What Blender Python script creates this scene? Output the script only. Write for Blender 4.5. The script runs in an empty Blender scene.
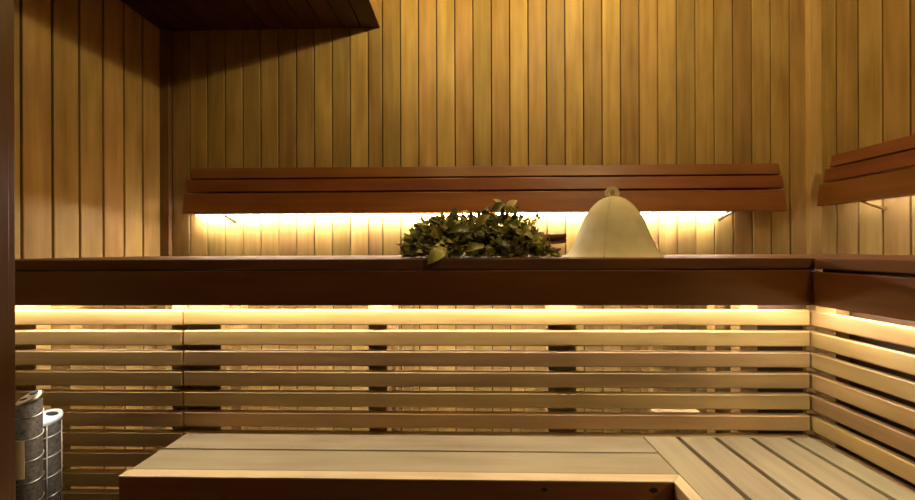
import bpy, bmesh, math, random
from mathutils import Vector, Matrix, Euler
random.seed(7)
scene = bpy.context.scene
COL = scene.collection
R = math.radians

# ------------------------------------------------------------------ camera, world, exposure
EYE = 0.94
cam_data = bpy.data.cameras.new('camera')
cam = bpy.data.objects.new('camera', cam_data)
COL.objects.link(cam)
cam_data.sensor_fit = 'HORIZONTAL'
cam_data.sensor_width = 36.0
cam_data.lens = 36.0 * 350.0 / 915.0
cam_data.clip_start = 0.02
rot = Matrix.Rotation(R(1.2), 3, 'Z') @ Matrix.Rotation(R(90), 3, 'X') @ Matrix.Rotation(R(-0.2), 3, 'Z')
cam.rotation_euler = rot.to_euler()
cam.location = (0, 0, EYE)
scene.camera = cam

world = bpy.data.worlds.new('world')
scene.world = world
world.use_nodes = True
world.node_tree.nodes['Background'].inputs[0].default_value = (1.0, 0.72, 0.42, 1)
world.node_tree.nodes['Background'].inputs[1].default_value = 0.006

scene.view_settings.view_transform = 'Standard'
scene.view_settings.look = 'None'
scene.view_settings.gamma = 1
scene.view_settings.use_curve_mapping = False
scene.view_settings.exposure = 0.0
scene.cycles.use_denoising = True
scene.cycles.max_bounces = 8
scene.cycles.diffuse_bounces = 2
scene.cycles.sample_clamp_indirect = 6.0

LED_COLOUR = (1.0, 0.92, 0.77)
LED_BACKREST = 165.0          # strip behind the back wall's backrest
LED_BACKREST_SIDE = 26.0      # strip behind the right wall's backrest
LED_BENCH = 78.0             # strips under the upper benches
LED_VOID = 130.0              # strip inside the bench, on the back wall


def lamp(name, loc, energy, colour, radius, target=None, spot=None, blend=0.6):
    d = bpy.data.lights.new(name, 'SPOT' if spot else 'POINT')
    d.energy = energy
    d.color = colour
    d.shadow_soft_size = radius
    if spot:
        d.spot_size = R(spot)
        d.spot_blend = blend
    o = bpy.data.objects.new(name, d)
    o.location = loc
    if target:
        o.rotation_euler = (Vector(target) - Vector(loc)).to_track_quat('-Z', 'Y').to_euler()
    COL.objects.link(o)
    return o


WARM = (1.0, 0.79, 0.36)
lamp('ceiling_lamp', (0.52, 0.97, 2.156), 18.0, WARM, 0.015)
lamp('ceiling_lamp', (-0.10, 1.04, 1.989), 9.0, WARM, 0.015)
lamp('ceiling_lamp', (1.20, -0.20, 2.340), 27.0, (1.0, 0.77, 0.40), 0.015)


# ------------------------------------------------------------------ materials
def wood(name, dark, light, axis, rough=0.42, vary=0.35, fine=1.0, spec=0.35):
    m = bpy.data.materials.new(name)
    m.use_nodes = True
    nt = m.node_tree
    N, L = nt.nodes, nt.links
    b = N['Principled BSDF']
    b.inputs['Roughness'].default_value = rough
    b.inputs['Specular IOR Level'].default_value = spec
    tc = N.new('ShaderNodeTexCoord')
    geo = N.new('ShaderNodeNewGeometry')
    oi = N.new('ShaderNodeObjectInfo')
    add = N.new('ShaderNodeMath'); add.operation = 'ADD'
    L.new(geo.outputs['Random Per Island'], add.inputs[0])
    L.new(oi.outputs['Random'], add.inputs[1])
    fr = N.new('ShaderNodeMath'); fr.operation = 'FRACT'
    L.new(add.outputs[0], fr.inputs[0])
    off = N.new('ShaderNodeMath'); off.operation = 'MULTIPLY'; off.inputs[1].default_value = 37.0
    L.new(fr.outputs[0], off.inputs[0])
    va = N.new('ShaderNodeVectorMath'); va.operation = 'ADD'
    L.new(tc.outputs['Object'], va.inputs[0])
    L.new(off.outputs[0], va.inputs[1])

    def noise(along, across, detail, rough_):
        mp = N.new('ShaderNodeMapping')
        s = [across * fine] * 3
        s['XYZ'.index(axis)] = along
        mp.inputs['Scale'].default_value = s
        L.new(va.outputs[0], mp.inputs['Vector'])
        n = N.new('ShaderNodeTexNoise')
        n.inputs['Scale'].default_value = 1.0
        n.inputs['Detail'].default_value = detail
        n.inputs['Roughness'].default_value = rough_
        L.new(mp.outputs[0], n.inputs['Vector'])
        return n
    n1 = noise(2.2, 34, 5, 0.6)       # grain streaks
    n2 = noise(3.5, 11, 2, 0.5)        # broad figure
    n3 = noise(6, 150, 2, 0.7)         # pores
    mix = N.new('ShaderNodeMath'); mix.operation = 'MULTIPLY_ADD'
    mix.inputs[1].default_value = 0.55
    L.new(n1.outputs['Fac'], mix.inputs[0])
    m2 = N.new('ShaderNodeMath'); m2.operation = 'MULTIPLY'; m2.inputs[1].default_value = 0.45
    L.new(n2.outputs['Fac'], m2.inputs[0])
    L.new(m2.outputs[0], mix.inputs[2])
    cr = N.new('ShaderNodeValToRGB')
    cr.color_ramp.elements[0].position = 0.33
    cr.color_ramp.elements[1].position = 0.66
    cr.color_ramp.elements[0].color = (*dark, 1)
    cr.color_ramp.elements[1].color = (*light, 1)
    L.new(mix.outputs[0], cr.inputs[0])
    hs = N.new('ShaderNodeHueSaturation')
    mr = N.new('ShaderNodeMapRange')
    mr.inputs['To Min'].default_value = 1 - vary
    mr.inputs['To Max'].default_value = 1 + vary * 0.6
    L.new(fr.outputs[0], mr.inputs['Value'])
    L.new(mr.outputs[0], hs.inputs['Value'])
    mh = N.new('ShaderNodeMapRange')
    mh.inputs['To Min'].default_value = 0.492
    mh.inputs['To Max'].default_value = 0.508
    f2 = N.new('ShaderNodeMath'); f2.operation = 'MULTIPLY'; f2.inputs[1].default_value = 7.3
    f3 = N.new('ShaderNodeMath'); f3.operation = 'FRACT'
    L.new(fr.outputs[0], f2.inputs[0]); L.new(f2.outputs[0], f3.inputs[0]); L.new(f3.outputs[0], mh.inputs['Value'])
    L.new(mh.outputs[0], hs.inputs['Hue'])
    L.new(cr.outputs[0], hs.inputs['Color'])
    L.new(hs.outputs[0], b.inputs['Base Color'])
    bp = N.new('ShaderNodeBump')
    bp.inputs['Strength'].default_value = 0.12
    bp.inputs['Distance'].default_value = 0.002
    L.new(n3.outputs['Fac'], bp.inputs['Height'])
    L.new(bp.outputs[0], b.inputs['Normal'])
    return m


def plain(name, col, rough=0.5, metal=0.0, noise_amt=0.15, scale=40.0):
    m = bpy.data.materials.new(name)
    m.use_nodes = True
    nt = m.node_tree
    N, L = nt.nodes, nt.links
    b = N['Principled BSDF']
    b.inputs['Roughness'].default_value = rough
    b.inputs['Metallic'].default_value = metal
    tc = N.new('ShaderNodeTexCoord')
    n = N.new('ShaderNodeTexNoise')
    n.inputs['Scale'].default_value = scale
    n.inputs['Detail'].default_value = 3
    L.new(tc.outputs['Object'], n.inputs['Vector'])
    cr = N.new('ShaderNodeValToRGB')
    cr.color_ramp.elements[0].position = 0.3
    cr.color_ramp.elements[1].position = 0.7
    cr.color_ramp.elements[0].color = (*[c * (1 - noise_amt) for c in col], 1)
    cr.color_ramp.elements[1].color = (*[min(1, c * (1 + noise_amt)) for c in col], 1)
    L.new(n.outputs['Fac'], cr.inputs[0])
    L.new(cr.outputs[0], b.inputs['Base Color'])
    return m


def emitter(name, col, strength):
    m = bpy.data.materials.new(name)
    m.use_nodes = True
    nt = m.node_tree
    nt.nodes.remove(nt.nodes['Principled BSDF'])
    e = nt.nodes.new('ShaderNodeEmission')
    e.inputs[0].default_value = (*col, 1)
    e.inputs[1].default_value = strength
    nt.links.new(e.outputs[0], nt.nodes['Material Output'].inputs[0])
    return m


CLAD_D, CLAD_L = (0.25, 0.145, 0.040), (0.45, 0.295, 0.100)
BEN_D, BEN_L = (0.145, 0.047, 0.012), (0.245, 0.087, 0.023)
SLAT_D, SLAT_L = (0.240, 0.138, 0.045), (0.40, 0.253, 0.090)
SEAT_D, SEAT_L = (0.215, 0.158, 0.080), (0.335, 0.262, 0.143)
M = {}
for ax in 'XYZ':
    M['clad' + ax] = wood('alder_cladding_' + ax, CLAD_D, CLAD_L, ax, rough=0.55, spec=0.25, vary=0.24)
    M['bench' + ax] = wood('dark_bench_wood_' + ax, BEN_D, BEN_L, ax, rough=0.36, vary=0.18, spec=0.55)
    M['sanded' + ax] = wood('sanded_bench_wood_' + ax, (0.13, 0.058, 0.024), (0.22, 0.105, 0.045), ax, rough=0.7, vary=0.15, spec=0.15)
    M['slat' + ax] = wood('slat_wood_' + ax, SLAT_D, SLAT_L, ax, rough=0.5, vary=0.22)
    M['edge_' + ax] = wood('edge_wood_' + ax, (0.42, 0.30, 0.14), (0.62, 0.46, 0.24), ax, rough=0.5, vary=0.1)  # pale tone of strips and cross rail paints in light on their tops
    M['seat' + ax] = wood('pale_seat_wood_' + ax, SEAT_D, SEAT_L, ax, rough=0.55, vary=0.10)
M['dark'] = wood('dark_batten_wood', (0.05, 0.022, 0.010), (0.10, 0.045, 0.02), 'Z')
M['void'] = plain('cladding_underlay', (0.035, 0.017, 0.007), 0.8)
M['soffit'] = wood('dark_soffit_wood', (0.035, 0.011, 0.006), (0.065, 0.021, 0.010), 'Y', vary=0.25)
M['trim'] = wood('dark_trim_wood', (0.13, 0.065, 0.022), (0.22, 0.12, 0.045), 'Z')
M['post'] = wood('door_post_wood', (0.065, 0.023, 0.007), (0.115, 0.044, 0.014), 'Z')
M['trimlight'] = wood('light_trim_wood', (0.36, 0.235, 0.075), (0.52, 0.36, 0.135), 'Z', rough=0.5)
M['floor'] = plain('floor_tile', (0.10, 0.075, 0.05), 0.5, scale=6)
M['led1'] = emitter('led_backrest', LED_COLOUR, LED_BACKREST)
M['led2'] = emitter('led_bench', LED_COLOUR, LED_BENCH)
M['led3'] = emitter('led_side', LED_COLOUR, LED_BACKREST_SIDE)
M['led4'] = emitter('led_void', LED_COLOUR, LED_VOID)
M['steel'] = plain('brushed_steel', (0.62, 0.60, 0.55), 0.32, 1.0, 0.08)
M['bluesteel'] = plain('pale_blue_steel', (0.55, 0.66, 0.72), 0.45, 0.1, 0.06)
M['mesh'] = plain('grey_stone', (0.060, 0.050, 0.038), 0.65, 0.2, 0.6, 160)
M['card'] = plain('cream_plate', (0.52, 0.42, 0.25), 0.5, 0.0, 0.08)
M['black'] = plain('black_opening', (0.008, 0.007, 0.006), 0.8)
M['twig'] = plain('dark_twig', (0.085, 0.024, 0.018), 0.6, 0, 0.5, 120)
M['string'] = plain('binding_string', (0.20, 0.09, 0.06), 0.8, 0, 0.3, 200)


def leaf_material():
    m = bpy.data.materials.new('dried_leaf')
    m.use_nodes = True
    N, L = m.node_tree.nodes, m.node_tree.links
    b = N['Principled BSDF']
    g = N.new('ShaderNodeNewGeometry')
    cr = N.new('ShaderNodeValToRGB')
    e = cr.color_ramp.elements
    e[0].position = 0.0; e[0].color = (0.035, 0.036, 0.012, 1)
    e[1].position = 1.0; e[1].color = (0.62, 0.50, 0.11, 1)
    for p, c in ((0.30, (0.13, 0.135, 0.036)), (0.62, (0.32, 0.31, 0.085)), (0.88, (0.68, 0.62, 0.20))):
        k = e.new(p); k.color = (*c, 1)
    L.new(g.outputs['Random Per Island'], cr.inputs[0])
    L.new(cr.outputs[0], b.inputs['Base Color'])
    b.inputs['Roughness'].default_value = 0.36
    tr = N.new('ShaderNodeBsdfTranslucent')
    L.new(cr.outputs[0], tr.inputs[0])
    mx = N.new('ShaderNodeMixShader'); mx.inputs[0].default_value = 0.2
    L.new(b.outputs[0], mx.inputs[1]); L.new(tr.outputs[0], mx.inputs[2])
    L.new(mx.outputs[0], N['Material Output'].inputs[0])
    return m


def felt_material():
    m = bpy.data.materials.new('cream_felt')
    m.use_nodes = True
    N, L = m.node_tree.nodes, m.node_tree.links
    b = N['Principled BSDF']
    b.inputs['Roughness'].default_value = 0.9
    b.inputs['Specular IOR Level'].default_value = 0.1
    tc = N.new('ShaderNodeTexCoord')
    n = N.new('ShaderNodeTexNoise'); n.inputs['Scale'].default_value = 18; n.inputs['Detail'].default_value = 5
    L.new(tc.outputs['Object'], n.inputs['Vector'])
    cr = N.new('ShaderNodeValToRGB')
    cr.color_ramp.elements[0].position = 0.3; cr.color_ramp.elements[1].position = 0.7
    cr.color_ramp.elements[0].color = (0.72, 0.63, 0.40, 1)
    cr.color_ramp.elements[1].color = (0.84, 0.75, 0.51, 1)
    L.new(n.outputs['Fac'], cr.inputs[0])
    L.new(cr.outputs[0], b.inputs['Base Color'])
    tr = N.new('ShaderNodeBsdfTranslucent')
    L.new(cr.outputs[0], tr.inputs[0])
    mx = N.new('ShaderNodeMixShader'); mx.inputs[0].default_value = 0.22
    L.new(b.outputs[0], mx.inputs[1]); L.new(tr.outputs[0], mx.inputs[2])
    L.new(mx.outputs[0], N['Material Output'].inputs[0])
    return m


M['leaf'] = leaf_material()
M['felt'] = felt_material()


# ------------------------------------------------------------------ mesh helpers
class Mesh:
    """collects shapes in world coordinates; build() links them as one mesh object relative to its parent"""
    def __init__(self):
        self.bm = bmesh.new()

    def box(self, x0, x1, y0, y1, z0, z1, bevel=0.0, seg=2):
        b = bmesh.new()
        bmesh.ops.create_cube(b, size=1.0)
        for v in b.verts:
            v.co = Vector(((x0 + x1) / 2 + v.co.x * (x1 - x0), (y0 + y1) / 2 + v.co.y * (y1 - y0), (z0 + z1) / 2 + v.co.z * (z1 - z0)))
        if bevel:
            bmesh.ops.bevel(b, geom=b.edges[:], offset=bevel, segments=seg, affect='EDGES', profile=0.6)
        self._take(b)
        return self

    def prism(self, pts, axis, a0, a1, bevel=0.0):
        """polygon in the plane across `axis` (pts in the order of the two other axes), extruded from a0 to a1"""
        b = bmesh.new()
        def co(p, a):
            return {'X': (a, p[0], p[1]), 'Y': (p[0], a, p[1]), 'Z': (p[0], p[1], a)}[axis]
        v0 = [b.verts.new(co(p, a0)) for p in pts]
        v1 = [b.verts.new(co(p, a1)) for p in pts]
        n = len(pts)
        b.faces.new(v0); b.faces.new(v1[::-1])
        for i in range(n):
            b.faces.new((v0[i], v0[(i + 1) % n], v1[(i + 1) % n], v1[i]))
        bmesh.ops.recalc_face_normals(b, faces=b.faces[:])
        if bevel:
            bmesh.ops.bevel(b, geom=b.edges[:], offset=bevel, segments=2, affect='EDGES', profile=0.6)
        self._take(b)
        return self

    def tube(self, pts, r, seg=8, cap=True, closed=False):
        pts = [Vector(p) for p in pts]
        n = len(pts)
        rs = r if isinstance(r, (list, tuple)) else [r] * n
        b = bmesh.new()
        rings = []
        up = None
        for i, p in enumerate(pts):
            if closed:
                t = pts[(i + 1) % n] - pts[i - 1]
            else:
                t = pts[min(i + 1, n - 1)] - pts[max(i - 1, 0)]
            t.normalize()
            if up is None:
                up = Vector((0, 0, 1)) if abs(t.z) < 0.9 else Vector((1, 0, 0))
            a = t.cross(up).normalized()
            c = a.cross(t).normalized()
            up = c
            rings.append([b.verts.new(p + (a * math.cos(2 * math.pi * k / seg) + c * math.sin(2 * math.pi * k / seg)) * rs[i]) for k in range(seg)])
        m = n if closed else n - 1
        for i in range(m):
            A, B = rings[i], rings[(i + 1) % n]
            for k in range(seg):
                b.faces.new((A[k], A[(k + 1) % seg], B[(k + 1) % seg], B[k]))
        if cap and not closed:
            b.faces.new(rings[0]); b.faces.new(rings[-1][::-1])
        bmesh.ops.recalc_face_normals(b, faces=b.faces[:])
        for f in b.faces:
            f.smooth = True
        self._take(b)
        return self

    def lathe(self, prof, centre, seg=48, wobble=None, close=False):
        b = bmesh.new()
        rings = []
        for (r, z) in prof:
            ring = []
            for k in range(seg):
                a = 2 * math.pi * k / seg
                rr = r * (wobble(a, z) if wobble else 1)
                ring.append(b.verts.new((centre[0] + rr * math.cos(a), centre[1] + rr * math.sin(a), centre[2] + z)))
            rings.append(ring)
        for i in range(len(rings) - 1):
            for k in range(seg):
                b.faces.new((rings[i][k], rings[i][(k + 1) % seg], rings[i + 1][(k + 1) % seg], rings[i + 1][k]))
        if close:
            b.faces.new(rings[0][::-1]); b.faces.new(rings[-1])
        bmesh.ops.recalc_face_normals(b, faces=b.faces[:])
        for f in b.faces:
            f.smooth = True
        self._take(b)
        return self

    def _take(self, b):
        me = bpy.data.meshes.new('t')
        b.to_mesh(me); b.free()
        self.bm.from_mesh(me)
        bpy.data.meshes.remove(me)

    def build(self, name, mat, parent=None, origin=None):
        if parent is not None:
            o0 = Vector(parent.get('_base', parent.location))
        else:
            o0 = Vector(origin) if origin else Vector((0, 0, 0))
        for v in self.bm.verts:
            v.co -= o0
        me = bpy.data.meshes.new(name)
        self.bm.to_mesh(me); self.bm.free()
        me.materials.append(mat)
        o = bpy.data.objects.new(name, me)
        COL.objects.link(o)
        if parent is not None:
            o.parent = parent
            if parent.type == 'MESH':           # sub-part: same origin as its part
                pass
        else:
            o.location = o0
        return o


def sub(mesh, name, mat, part):
    """a sub-part: shares the origin of the thing its part belongs to"""
    o0 = Vector(part.parent.location)
    for v in mesh.bm.verts:
        v.co -= o0
    me = bpy.data.meshes.new(name)
    mesh.bm.to_mesh(me); mesh.bm.free()
    me.materials.append(mat)
    o = bpy.data.objects.new(name, me)
    COL.objects.link(o)
    o.parent = part
    return o


def tag(o, label, cat=None, group=None, kind=None):
    if label: o['label'] = label
    if cat: o['category'] = cat
    if group: o['group'] = group
    if kind: o['kind'] = kind
    return o


def thing(name, loc, label, cat, group=None):
    o = bpy.data.objects.new(name, None)
    o.empty_display_size = 0.1
    o.location = loc
    COL.objects.link(o)
    return tag(o, label, cat, group)


# ------------------------------------------------------------------ the room
WALL_Y, WALL_L, WALL_R, CEIL = 1.53, -1.34, 1.51, 2.42
G = 0.0022           # half the joint between two cladding boards


def cladding(name, edges, place, label, mat):
    """edges: joints along the wall; place(a0, a1, d0, d1) adds one board"""
    m = Mesh()
    for a0, a1 in zip(edges[:-1], edges[1:]):
        place(m, a0 + G, a1 - G)
    return m


# back wall: boards 12 mm thick in front of a dark underlay
edges = [-1.38] + [-1.301 + 0.0798 * k for k in range(12)] + [-0.36 + 0.0798 * k for k in range(0, 24)]
edges = [e for e in edges if e < 1.50] + [1.56]
mb = Mesh()
for a0, a1 in zip(edges[:-1], edges[1:]):
    mb.box(a0 + G, a1 - G, WALL_Y, WALL_Y + 0.012, 0.0, CEIL, 0.0032)
o = mb.build('wall_back', M['cladZ'])
tag(o, 'back wall of narrow upright amber wood boards', kind='structure')
u = Mesh().box(-1.42, 1.6, WALL_Y + 0.010, WALL_Y + 0.05, -0.02, CEIL).build('underlay', M['void'], o)

# left wall
edges = [0.25 + (1.032 - 0.25) % 0.08 - 0.08 + 0.08 * k for k in range(0, 20)]
edges = [e for e in edges if e < 1.50] + [1.535]
mb = Mesh()
for a0, a1 in zip(edges[:-1], edges[1:]):
    mb.box(WALL_L - 0.012, WALL_L, a0 + 1.5 * G, a1 - 1.5 * G, 0.0, CEIL, 0.0032)
o = mb.build('wall_left', M['cladZ'])
tag(o, 'left wall of upright amber wood boards', kind='structure')
Mesh().box(WALL_L - 0.05, WALL_L - 0.010, 0.2, 1.58, -0.02, CEIL).build('underlay', M['void'], o)

# right wall
edges = [1.454 - 0.0787 * k for k in range(0, 16)][::-1] + [1.535]
mb = Mesh()
for a0, a1 in zip(edges[:-1], edges[1:]):
    mb.box(WALL_R, WALL_R + 0.012, a0 + G, a1 - G, 0.0, CEIL, 0.0032)
o = mb.build('wall_right', M['cladZ'])
tag(o, 'right wall of upright amber wood boards', kind='structure')
Mesh().box(WALL_R + 0.010, WALL_R + 0.05, 0.2, 1.58, -0.02, CEIL).build('underlay', M['void'], o)

o = Mesh().box(-1.5, 1.7, -0.6, 1.6, -0.05, 0.0).build('floor', M['floor'])
tag(o, 'dark sauna floor under the benches', kind='structure')
mb = Mesh()
for k in range(40):
    mb.box(-1.39 + 0.08 * k + G, -1.39 + 0.08 * (k + 1) - G, -0.6, 1.6, CEIL, CEIL + 0.012, 0.003)
o = mb.build('ceiling', M['cladY'])
tag(o, 'wood board ceiling', kind='structure')
Mesh().box(-1.5, 1.9, -0.6, 1.6, CEIL + 0.010, CEIL + 0.05).build('underlay', M['void'], o)

# lowered ceiling box over the left side: boarded underside, pale side face
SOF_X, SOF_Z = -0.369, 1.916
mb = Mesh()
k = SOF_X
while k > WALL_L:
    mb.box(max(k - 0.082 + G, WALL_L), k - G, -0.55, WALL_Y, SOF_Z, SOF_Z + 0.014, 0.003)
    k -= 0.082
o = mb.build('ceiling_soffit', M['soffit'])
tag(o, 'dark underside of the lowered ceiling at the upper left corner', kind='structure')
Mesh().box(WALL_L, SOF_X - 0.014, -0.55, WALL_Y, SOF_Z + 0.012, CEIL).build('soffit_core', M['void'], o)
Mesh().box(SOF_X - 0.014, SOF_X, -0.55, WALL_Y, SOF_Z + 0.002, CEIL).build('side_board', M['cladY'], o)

o = Mesh().box(-1.352, -1.3015, 1.512, 1.535, 0.0, SOF_Z, 0.002).build('trim_1', M['trim'])
tag(o, 'upright wooden corner trim between left wall and back wall', kind='structure')
o = Mesh().box(1.4615, 1.513, 1.512, 1.535, 0.0, CEIL, 0.003).build('trim_2', M['trimlight'])
tag(o, 'upright wooden corner trim between back wall and right wall', kind='structure')
o = Mesh().prism([(-0.76, 0.36), (-0.602, 0.36), (-0.602, 0.45), (-0.611, 0.45), (-0.611, 0.463), (-0.76, 0.463)], 'Z', 0.0, 2.2, 0.0008).build('trim_3', M['post'])
tag(o, 'brown upright door post close by at the left edge', kind='structure')

# ------------------------------------------------------------------ upper benches
SEAT = 0.918
bx = thing('upper_bench', (-0.2, 1.2, 0.0), 'long dark brown upper bench along the back wall, carrying the whisk and hat', 'bench')
ys = [0.868, 0.990, 1.110, 1.230, 1.350, 1.470]
for y0, y1 in zip(ys[:-1], ys[1:]):
    Mesh().box(-1.338, 1.508, y0, y1 - 0.008, SEAT - 0.026, SEAT, 0.003).build('seat_plank', M['sandedX'], bx)
Mesh().box(-1.338, 0.8375, 0.862, 0.884, 0.803, SEAT - 0.0295, 0.002).build('fascia', M['benchX'], bx)
for x in (-1.30, -0.24, 0.27, 0.80, 1.46):
    Mesh().box(x - 0.02, x + 0.02, 0.99, 1.515, 0.85, SEAT - 0.027, 0.002).build('bearer', M['dark'], bx)
    Mesh().box(x - 0.02, x + 0.02, 1.47, 1.51, 0.0, 0.849, 0.002).build('leg', M['cladZ'], bx)
Mesh().box(-1.338, 1.50, 0.8845, 0.8925, 0.862, SEAT - 0.027, 0.001).build('front_bearer', M['dark'], bx)  # added behind the fascia gap to block light from inside the bench
Mesh().box(-1.30, 0.83, 0.898, 0.910, 0.806, 0.812).build('led_strip', M['led2'], bx)
Mesh().box(-1.30, 0.66, 0.998, 1.010, 0.838, 0.844).build('led_strip', M['led4'], bx)

rx = thing('upper_bench', (1.2, 0.6, 0.0), 'dark upper bench running along the right wall towards the viewer', 'bench')
xs = [0.842, 0.975, 1.105, 1.235, 1.365, 1.495]
for x0, x1 in zip(xs[:-1], xs[1:]):
    Mesh().box(x0, x1 - 0.008, 0.25, 0.862, SEAT - 0.026, SEAT, 0.003).build('seat_plank', M['sandedY'], rx)
Mesh().box(0.838, 0.860, 0.25, 0.860, 0.803, SEAT - 0.0330, 0.002).build('fascia', M['benchY'], rx)
for y in (0.35, 0.78):
    Mesh().box(0.99, 1.49, y - 0.02, y + 0.02, 0.85, SEAT - 0.027, 0.002).build('bearer', M['dark'], rx)
    Mesh().box(1.45, 1.49, y - 0.02, y + 0.02, 0.0, 0.849, 0.002).build('leg', M['cladZ'], rx)
Mesh().box(0.8605, 0.8655, 0.25, 0.860, 0.862, SEAT - 0.027, 0.001).build('front_bearer', M['dark'], rx)  # same added light stop behind the side fascia gap
Mesh().box(0.871, 0.883, 0.28, 0.89, 0.806, 0.812).build('led_strip', M['led2'], rx)
Mesh().box(0.838, 0.8645, 0.8605, 0.8835, 0.803, 0.885, 0.001).build('corner_block', M['benchZ'], bx)

# ------------------------------------------------------------------ slatted screens that close the space under the upper benches
PITCH, SH, ST = 0.0544, 0.0405, 0.018
TOP = 0.782
sb = thing('slat_screen', (0.07, 0.93, 0.0), 'wide screen of level slats below the upper bench, behind the lower bench', 'slat screen')
for k in range(7):
    z = TOP - PITCH * k
    Mesh().box(-0.7535, 0.890, 0.920, 0.920 + ST, z - SH, z, 0.0032, 1).build('slat', M['slatX'], sb)
for (x0, x1, d) in ((-0.752, -0.664, 0.035), (-0.260, -0.210, 0.055), (0.221, 0.296, 0.035), (0.725, 0.770, 0.035)):
    Mesh().box(x0, x1, 0.920 + ST, 0.938 + d, 0.0, 0.80, 0.002).build('upright_batten', M['slatZ'], sb)
for (x0, x1) in ((-0.700, -0.671), (-0.232, -0.205), (0.727, 0.757)):
    Mesh().box(x0, x1, 1.035, 1.070, 0.0, 0.845, 0.002).build('back_post', M['slatZ'], sb)
Mesh().box(0.515, 0.637, 0.944, 0.985, 0.488, 0.498, 0.001).build('cross_rail', M['edge_X'], sb)

sl = thing('slat_screen', (-1.05, 0.93, 0.0), 'short screen of level slats at left, reaching down behind the metal heater', 'slat screen')
for k in range(13):
    z = TOP - 0.001 - PITCH * k
    Mesh().box(-1.336, -0.7565, 0.920, 0.920 + ST, z - SH, z, 0.0032, 1).build('slat', M['slatX'], sl)
for (x0, x1, d) in ((-1.33, -1.18, 0.035), (-0.800, -0.7565, 0.035)):
    Mesh().box(x0, x1, 0.920 + ST, 0.938 + d, 0.0, 0.80, 0.002).build('upright_batten', M['slatZ'], sl)
Mesh().box(-1.262, -1.195, 1.035, 1.070, 0.0, 0.845, 0.002).build('back_post', M['slatZ'], sl)

sr = thing('slat_screen', (0.90, 0.6, 0.0), 'screen of level slats on the right side, running towards the viewer', 'slat screen')
for k in range(7):
    z = TOP - 0.001 - PITCH * k
    Mesh().box(0.893, 0.893 + ST, 0.25, 0.9385, z - SH, z, 0.0032, 1).build('slat', M['slatY'], sr)
for y in (0.30, 0.58, 0.90):
    Mesh().box(0.893 + ST, 0.945, y - 0.02, y + 0.03, 0.0, 0.80, 0.002).build('upright_batten', M['slatZ'], sr)

Mesh().box(0.948, 0.956, 0.25, 0.9375, 0.0, 0.80, 0.001).build('backing_panel', M['dark'], sr)  # added dark sheet, keeps the gaps between the side slats dark
Mesh().box(0.772, 0.890, 0.941, 0.949, 0.0, 0.80, 0.001).build('backing_panel', M['dark'], sb)  # added blocker, keeps the slat gaps near the corner dark

# ------------------------------------------------------------------ lower bench
LZ = 0.455
lb = thing('lower_bench', (0.1, 0.6, 0.0), 'L-shaped lower bench with pale plank seat and dark front board', 'bench')
Mesh().box(-0.742, 0.4585, 0.846, 0.915, LZ - 0.026, LZ, 0.002).build('seat_plank', M['seatX'], lb)
Mesh().box(-0.745, 0.4585, 0.7645, 0.8415, LZ - 0.026, LZ, 0.002).build('seat_plank', M['seatX'], lb)
for x0, x1 in ((0.4615, 0.5425), (0.5545, 0.6370), (0.6490, 0.7285), (0.7405, 0.8215), (0.8335, 0.8890)):
    Mesh().box(x0, x1, 0.25, 0.917, LZ - 0.026, LZ, 0.002).build('seat_plank', M['seatY'], lb)
fp = Mesh().box(-0.748, 0.4585, 0.739, 0.762, LZ - 0.15, LZ - 0.0035, 0.0015).build('front_board', M['benchX'], lb)
Mesh().prism([(-0.7485, 0.738), (0.4335, 0.738), (0.4590, 0.7625), (-0.7485, 0.7625)], 'Z', LZ - 0.003, LZ + 0.0008, 0.0008).build('edge_strip', M['edge_X'], lb)  # front board's lit top edge, brightness put into the paler wood
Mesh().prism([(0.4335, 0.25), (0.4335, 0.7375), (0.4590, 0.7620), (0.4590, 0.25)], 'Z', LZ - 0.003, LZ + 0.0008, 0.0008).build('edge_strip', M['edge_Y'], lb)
Mesh().box(0.4340, 0.4585, 0.25, 0.7385, LZ - 0.15, LZ - 0.0035, 0.0015).build('front_board', M['slatY'], lb)
Mesh().box(-0.748, -0.726, 0.7625, 0.915, LZ - 0.15, LZ - 0.027, 0.0015).build('end_board', M['benchY'], lb)
for (x, y) in ((-0.70, 0.785), (-0.70, 0.885), (0.40, 0.785), (0.48, 0.30), (0.85, 0.30), (0.85, 0.88)):
    Mesh().box(x - 0.022, x + 0.022, y - 0.02, y + 0.02, 0.0, LZ - 0.027, 0.002).build('leg', M['benchZ'], lb)


# knots in the front board
for kx, kz, kr in ((0.392, 0.437, 0.0085), (0.165, 0.436, 0.006)):
    ko = Mesh().prism([(kx + kr * math.cos(a * math.pi / 7) * (1 + 0.15 * math.sin(a * 2.1)), kz + 0.7 * kr * math.sin(a * math.pi / 7)) for a in range(14)], 'Y', 0.7385, 0.742)
    sub(ko, 'knot', M['black'], fp)


# ------------------------------------------------------------------ backrests
def rail_profile(yb, zb, yt, zt, t=0.022):
    d = Vector((yt - yb, zt - zb)).normalized()
    n = Vector((d.y, -d.x))              # to the back and slightly down
    return [(yb, zb), (yt, zt), (yt + n.x * t, zt + n.y * t), (yb + n.x * t, zb + n.y * t)]


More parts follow.
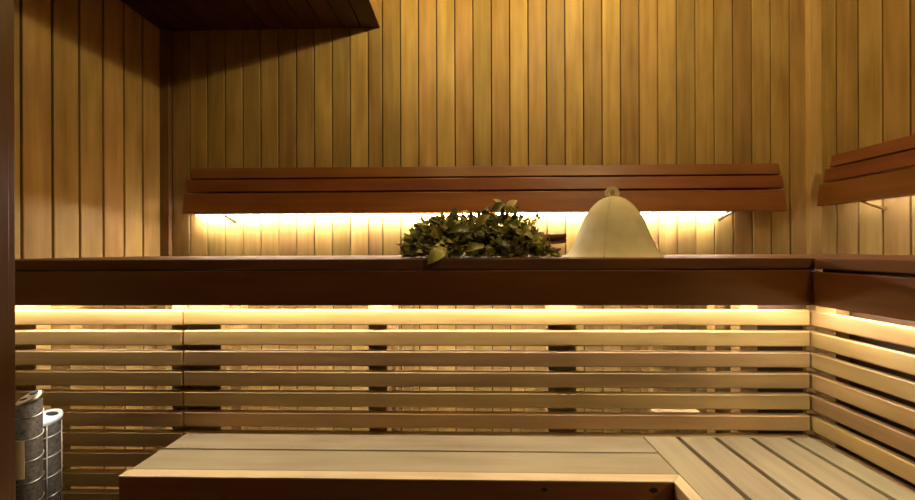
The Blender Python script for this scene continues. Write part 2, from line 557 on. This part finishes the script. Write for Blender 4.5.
RAILS = ((1.440, 1.096, 1.451, 1.181), (1.460, 1.191, 1.467, 1.242), (1.478, 1.251, 1.489, 1.297))
br = thing('backrest', (0.06, 1.46, 1.09), 'dark three-rail backrest on the back wall, lit from behind', 'backrest')
for i, r_ in enumerate(RAILS):
    Mesh().prism(rail_profile(*r_), 'X', -1.183 + 0.001 * i, 1.302 + 0.005 * i, 0.002).build('rail', M['benchX'], br)
for x in (-1.015, 0.06, 1.095):
    k_ = Mesh().prism([(1.478, 1.120), (1.486, 1.175), (1.510, 1.262), (1.529, 1.285), (1.529, 1.120)], 'X', x - 0.011, x + 0.011, 0.001)
    k_.prism([(1.446, 1.0935), (1.453, 1.0955), (1.529, 1.0715), (1.529, 1.062)], 'X', x - 0.006, x + 0.006, 0.001)
    k_.build('bracket', M['dark'], br)
Mesh().prism([(1.500, 1.090), (1.500, 1.096), (1.512, 1.096), (1.512, 1.090)], 'X', -1.17, 1.10).build('led_strip', M['led1'], br)

Mesh().box(-1.175, 1.285, 1.474, 1.528, 1.112, 1.122, 0.001).build('mounting_rail', M['dark'], br)  # added out of sight, keeps strip light out of the rail gaps

bs = thing('backrest', (1.45, 0.85, 1.09), 'dark three-rail backrest on the right wall', 'backrest')
dX = WALL_R - WALL_Y
for i, r_ in enumerate(RAILS):
    pr = [(p[0] + dX, p[1] + 0.016) for p in rail_profile(*r_)]
    Mesh().prism(pr, 'Y', 0.30, 1.443 - 0.006 * i, 0.002).build('rail', M['benchY'], bs)
for y in (0.45, 1.29):
    k_ = Mesh()
    for poly, w in (([(1.478, 1.120), (1.486, 1.175), (1.510, 1.262), (1.529, 1.285), (1.529, 1.120)], 0.011), ([(1.446, 1.0935), (1.453, 1.0955), (1.529, 1.0715), (1.529, 1.062)], 0.006)):
        k_.prism([(p[0] + dX, p[1] + 0.016) for p in poly], 'Y', y - w, y + w, 0.001)
    k_.build('bracket', M['slatX'], bs)
Mesh().prism([(p[0] + dX, p[1] + 0.016) for p in [(1.470, 1.108), (1.470, 1.114), (1.482, 1.113), (1.482, 1.107)]], 'Y', 0.32, 1.40).build('led_strip', M['led3'], bs)

# ------------------------------------------------------------------ felt hat
HX, HY = 0.451, 1.08
hat = thing('sauna_hat', (HX, HY, SEAT), 'cream felt bell-shaped sauna hat with a hanging loop on top', 'hat')
S = 1.08 / 350.0
prof_px = [(45.5, 0), (43.3, 1.8), (40.6, 5), (37.8, 10), (34.6, 17), (31.4, 25.5), (28.2, 34), (23.8, 42.5), (19.6, 48.5), (15.8, 52.5), (11.5, 56), (6.5, 58.3), (2.5, 59.2)]
prof = [(r * S, z * S) for r, z in prof_px]
t = 0.004


def hat_wobble(a, z):
    flare = max(0.0, 1 - z / 0.06)
    return 1 + 0.025 * math.sin(3 * a + 0.7) * flare + 0.010 * math.sin(5 * a + 1.1)


inner = [(max(r - t, 0.0008), max(z - t * (0.2 + 0.8 * z / 0.18), 0.0)) for r, z in prof[::-1]]
Mesh().lathe(prof + [(0.0008, prof[-1][1] + 0.0005)] + [(0.0008, prof[-1][1] - t)] + inner + [prof[0]], (HX, HY, SEAT + 0.0005), 72, hat_wobble).build('crown', M['felt'], hat)
for a0 in (-2.12, -2.12 + math.pi / 2, -2.12 + math.pi, -2.12 + 1.5 * math.pi):
    pts = []
    for r, z in prof[:-1]:
        rr = (r + 0.0002) * hat_wobble(a0, z)
        pts.append((HX + rr * math.cos(a0), HY + rr * math.sin(a0), SEAT + 0.001 + z))
    Mesh().tube(pts, 0.0019, 6).build('seam', M['felt'], hat)
# loop: flat felt ring standing on the crown
ring_r, ring_c = 0.0165, SEAT + 59.0 * S + 0.011
mbl = bmesh.new()
n = 28
outer_f, inner_f, outer_b, inner_b = [], [], [], []
for k in range(n):
    a = 2 * math.pi * k / n
    squash = 1.0 if math.sin(a) > -0.3 else 1.0
    ox, oz = 0.0212 * math.cos(a), 0.0212 * math.sin(a)
    ix, iz = 0.0072 * math.cos(a), 0.0098 * math.sin(a) + 0.001
    for lst, px, pz, y in ((outer_f, ox, oz, -0.004), (inner_f, ix, iz, -0.004), (outer_b, ox, oz, 0.004), (inner_b, ix, iz, 0.004)):
        lst.append(mbl.verts.new((HX + px, HY + y, ring_c + pz)))
for k in range(n):
    j = (k + 1) % n
    mbl.faces.new((outer_f[k], outer_f[j], inner_f[j], inner_f[k]))
    mbl.faces.new((outer_b[j], outer_b[k], inner_b[k], inner_b[j]))
    mbl.faces.new((outer_f[j], outer_f[k], outer_b[k], outer_b[j]))
    mbl.faces.new((inner_f[k], inner_f[j], inner_b[j], inner_b[k]))
bmesh.ops.recalc_face_normals(mbl, faces=mbl.faces[:])
lm = Mesh(); lm._take(mbl)
lm.build('loop', M['felt'], hat)

# ------------------------------------------------------------------ bath whisk of dried leafy twigs
wk = thing('bath_whisk', (0.02, 0.985, SEAT), 'bundle of dried green leafy twigs lying on the upper bench beside the hat', 'bath whisk')


def leaf(bm, pos, direction, normal, length, width, curl):
    d = direction.normalized()
    n = (normal - d * normal.dot(d)).normalized()
    s = d.cross(n).normalized()
    stations = ((0.0, 0.04), (0.18, 0.62), (0.42, 1.0), (0.68, 0.78), (0.88, 0.36), (1.0, 0.02))
    rows = []
    for (u_, w) in stations:
        lift = curl * math.sin(u_ * 2.6) * length
        c = pos + d * (u_ * length) + n * lift
        fold = 0.35 * width * w
        rows.append([bm.verts.new(c + s * (width * w) + n * fold), bm.verts.new(c), bm.verts.new(c - s * (width * w) + n * fold)])
    for a, b in zip(rows[:-1], rows[1:]):
        for i in range(2):
            f = bm.faces.new((a[i], a[i + 1], b[i + 1], b[i]))
            f.smooth = True


TOPS = tuple((x_ + 0.018, z_) for x_, z_ in ((-0.195, 0.955), (-0.165, 0.99), (-0.135, 1.030), (-0.08, 1.045), (0.0, 1.050), (0.06, 1.062), (0.10, 1.068), (0.135, 1.045), (0.160, 1.018), (0.185, 0.990), (0.205, 0.968), (0.225, 0.948)))


def top_at(x):
    for (xa, za), (xb, zb) in zip(TOPS[:-1], TOPS[1:]):
        if xa <= x <= xb:
            return za + (zb - za) * (x - xa) / (xb - xa)
    return 0.93


fol = bmesh.new()
rnd = random.Random(11)
for i in range(1700):
    x = rnd.uniform(-0.160, 0.238)
    zt = top_at(x) - 0.012
    h = max(0.01, zt - SEAT)
    # a shell around the lying bundle: half an ellipse across the bundle
    ang = rnd.uniform(-0.15, math.pi + 0.15)
    rad = math.sqrt(rnd.uniform(0.30 if i % 3 else 0.02, 1.0))
    wid = 0.085 * min(1, h / 0.09)
    y = 0.985 - math.cos(ang) * rad * wid
    z = SEAT + 0.010 + max(0, math.sin(ang)) * rad * (h - 0.012)
    out = Vector((0, -math.cos(ang), math.sin(ang) + 0.1))
    d = Vector((rnd.uniform(-1.2, 0.7), rnd.uniform(-0.6, 0.6), rnd.uniform(-0.5, 0.5))) + out * rnd.uniform(0.0, 0.9)
    nrm = out + Vector((rnd.gauss(0, 0.6), rnd.gauss(0, 0.6), rnd.gauss(0, 0.6)))
    ln = rnd.uniform(0.014, 0.038)
    leaf(fol, Vector((x, y, z)), d, nrm, ln, ln * rnd.uniform(0.17, 0.32), rnd.uniform(-0.35, 0.5))
# some large leaves turned to the viewer, one hanging over the bench edge
for (x, y, z, dx, dy, dz, ln, cu) in ((-0.045, 0.895, 0.982, 1, -0.1, -0.1, 0.060, 0.35), (-0.045, 0.885, 0.945, -0.75, -0.25, -0.7, 0.066, 0.3), (0.08, 0.905, 0.960, 0.7, -0.2, -0.6, 0.045, 0.3),
                                     (0.07, 0.94, 1.040, 0.8, 0, 0.35, 0.045, 0.3), (0.00, 0.885, 0.935, 1, -0.1, 0.12, 0.050, 0.3), (0.03, 0.90, 1.00, 0.7, -0.1, 0.5, 0.045, 0.3),
                                     (0.14, 0.91, 0.985, 0.9, 0, -0.5, 0.042, 0.2), (-0.12, 0.91, 0.965, -0.7, 0, 0.6, 0.04, 0.3), (0.11, 0.95, 1.045, 0.5, 0, 0.4, 0.042, 0.3), (0.10, 0.96, 1.05, -0.5, 0, 0.5, 0.036, 0.3)):
    leaf(fol, Vector((x, y, z)), Vector((dx, dy, dz)), Vector((0.35, -0.8, 0.65)), ln, ln * 0.27, cu)
for i in range(16):                        # a thin sprig that stands up at the handle end
    u_ = i / 15
    leaf(fol, Vector((0.190 + 0.008 * math.sin(u_ * 9), 0.96, 0.965 + 0.065 * u_)), Vector((rnd.uniform(-1, 1), rnd.uniform(-0.5, 0.5), 0.7)), Vector((rnd.uniform(-0.5, 0.5), -1, 0.4)), 0.014, 0.004, 0.2)
for i in range(90):                        # flattened leaves underneath
    leaf(fol, Vector((rnd.uniform(-0.16, 0.19), rnd.uniform(0.905, 1.04), SEAT + rnd.uniform(0.003, 0.016))), Vector((rnd.uniform(-1, 1), rnd.uniform(-1, 1), 0.1)), Vector((0, -0.5, 1)), 0.03, 0.010, 0.1)
fm = Mesh()
for v in fol.verts:
    if v.co.z < SEAT + 0.002 and v.co.y > 0.862:
        v.co.z = SEAT + 0.002 + rnd.uniform(0, 0.003)
fm.bm.free(); fm.bm = fol
fm.build('foliage', M['leaf'], wk)

twm = Mesh()
for i in range(22):
    a = rnd.uniform(0, 2 * math.pi); q = rnd.uniform(0.2, 1) * 0.014
    oy, oz = q * math.cos(a), q * math.sin(a)
    p0 = Vector((rnd.uniform(-0.12, 0.0), 0.985 + rnd.uniform(-0.05, 0.05), SEAT + rnd.uniform(0.02, 0.09)))
    p1 = Vector((0.14, 0.985 + oy * 1.4, SEAT + 0.040 + oz * 1.4))
    p2 = Vector((0.22, 0.985 + oy, SEAT + 0.046 + oz))
    p3 = Vector((0.276 + rnd.uniform(-0.008, 0.010), 0.985 + oy * 0.9, SEAT + 0.051 + oz * 0.9))
    twm.tube([p0, p1, p2, p3], [0.002, 0.0034, 0.0042, 0.0042], 6)
twm.build('twig_handle', M['twig'], wk)
bd = Mesh()
pts = []
for k in range(90):
    a = 2 * math.pi * k / 12
    u_ = k / 89
    pts.append((0.185 + 0.055 * u_, 0.985 + 0.0175 * math.cos(a), SEAT + 0.043 + 0.004 * u_ + 0.0175 * math.sin(a)))
bd.tube(pts, 0.0022, 5)
bd.build('binding', M['string'], wk)
# shorter twig ends lying under the handle
tl = Mesh()
for i in range(9):
    y = 0.985 + rnd.uniform(-0.03, 0.02)
    tl.tube([(0.08, y, SEAT + 0.018), (0.20, y - 0.005, SEAT + 0.014 + rnd.uniform(0, 0.012)), (0.255 + rnd.uniform(-0.025, 0.012), y - 0.008, SEAT + 0.009 + rnd.uniform(0, 0.016))], [0.003, 0.0035, 0.003], 6)
tl.build('loose_twigs', M['twig'], wk)

# ------------------------------------------------------------------ metal heater with two stone columns, half behind the post
ht = thing('sauna_heater', (-0.985, 0.79, 0.0), 'silver mesh column heater with slotted lids, beside the door post', 'heater')
Mesh().box(-1.085, -0.895, 0.715, 0.895, 0.0, 0.03, 0.004).build('base_plate', M['steel'], ht)


def column(cx, cy, r, top, lid_mat, tilt, ups):
    m_ = Mesh()
    m_.lathe([(0.001, 0.03), (r, 0.031), (r, top - 0.012), (0.001, top - 0.011)], (cx, cy, 0), 28)
    c = m_.build('stone_column', M['mesh'], ht)
    z = top - 0.036
    while z > 0.10:
        w = Mesh()
        w.tube([(cx + (r + 0.001) * math.cos(2 * math.pi * k / 28), cy + (r + 0.001) * math.sin(2 * math.pi * k / 28), z - 0.006 * math.cos(2 * math.pi * k / 28 + 0.66)) for k in range(28)], 0.0011, 6, closed=True)
        sub(w, 'wire_ring', M['steel'], c)
        z -= 0.049
    for k in ups:
        v = Mesh()
        v.tube([(cx + (r + 0.0015) * math.cos(R(k)), cy + (r + 0.0015) * math.sin(R(k)), 0.032), (cx + (r + 0.0015) * math.cos(R(k)), cy + (r + 0.0015) * math.sin(R(k)), top - 0.012)], 0.0011, 6)
        sub(v, 'wire_upright', M['steel'], c)
    # lid: low dish with a rolled rim, turned a little towards the viewer
    q = Mesh()
    q.lathe([(0.001, 0.0), (r * 0.8, 0.001), (r * 0.98, 0.0), (r * 1.06, -0.002), (r * 1.08, -0.006), (r * 1.04, -0.009), (0.001, -0.009)], (0, 0, 0), 36)
    T = Matrix.Translation((cx, cy, top)) @ Euler(tilt).to_matrix().to_4x4()
    q.bm.transform(T)
    lid = q.build('lid', lid_mat, ht)
    s = Mesh()
    for (sx, sy, lx, ly) in ((0.25 * r, 0.42 * r, 0.50 * r, 0.20 * r), (-0.25 * r, -0.25 * r, 0.42 * r, 0.12 * r)):
        s.prism([(sx + lx * math.cos(2 * math.pi * k / 20), sy + ly * math.sin(2 * math.pi * k / 20)) for k in range(20)], 'Z', 0.0005, 0.0022)
    s.bm.transform(T)
    sub(s, 'slot', M['black'], lid)
    return c


column(-0.9995, 0.780, 0.0215, 0.607, M['steel'], (R(28), R(-14), 0), (80, 170))
column(-1.048, 0.848, 0.0300, 0.527, M['bluesteel'], (R(20), R(4), 0), (30, 150, 330))
# cream plate fixed low on the front of the left column
cp = Mesh()
arc = [R(v) for v in range(-140, -51, 8)]
cp.prism([(-0.9995 + 0.0245 * math.cos(v), 0.780 + 0.0245 * math.sin(v)) for v in arc] + [(-0.9995 + 0.0230 * math.cos(v), 0.780 + 0.0230 * math.sin(v)) for v in arc[::-1]], 'Z', 0.432, 0.518, 0.0003)
cp.build('front_plate', M['card'], ht)
Mesh().box(1.474 + dX, 1.508, 0.31, 1.43, 1.131, 1.141, 0.001).build('mounting_rail', M['dark'], bs)  # added for the side backrest too, stops strip light going up
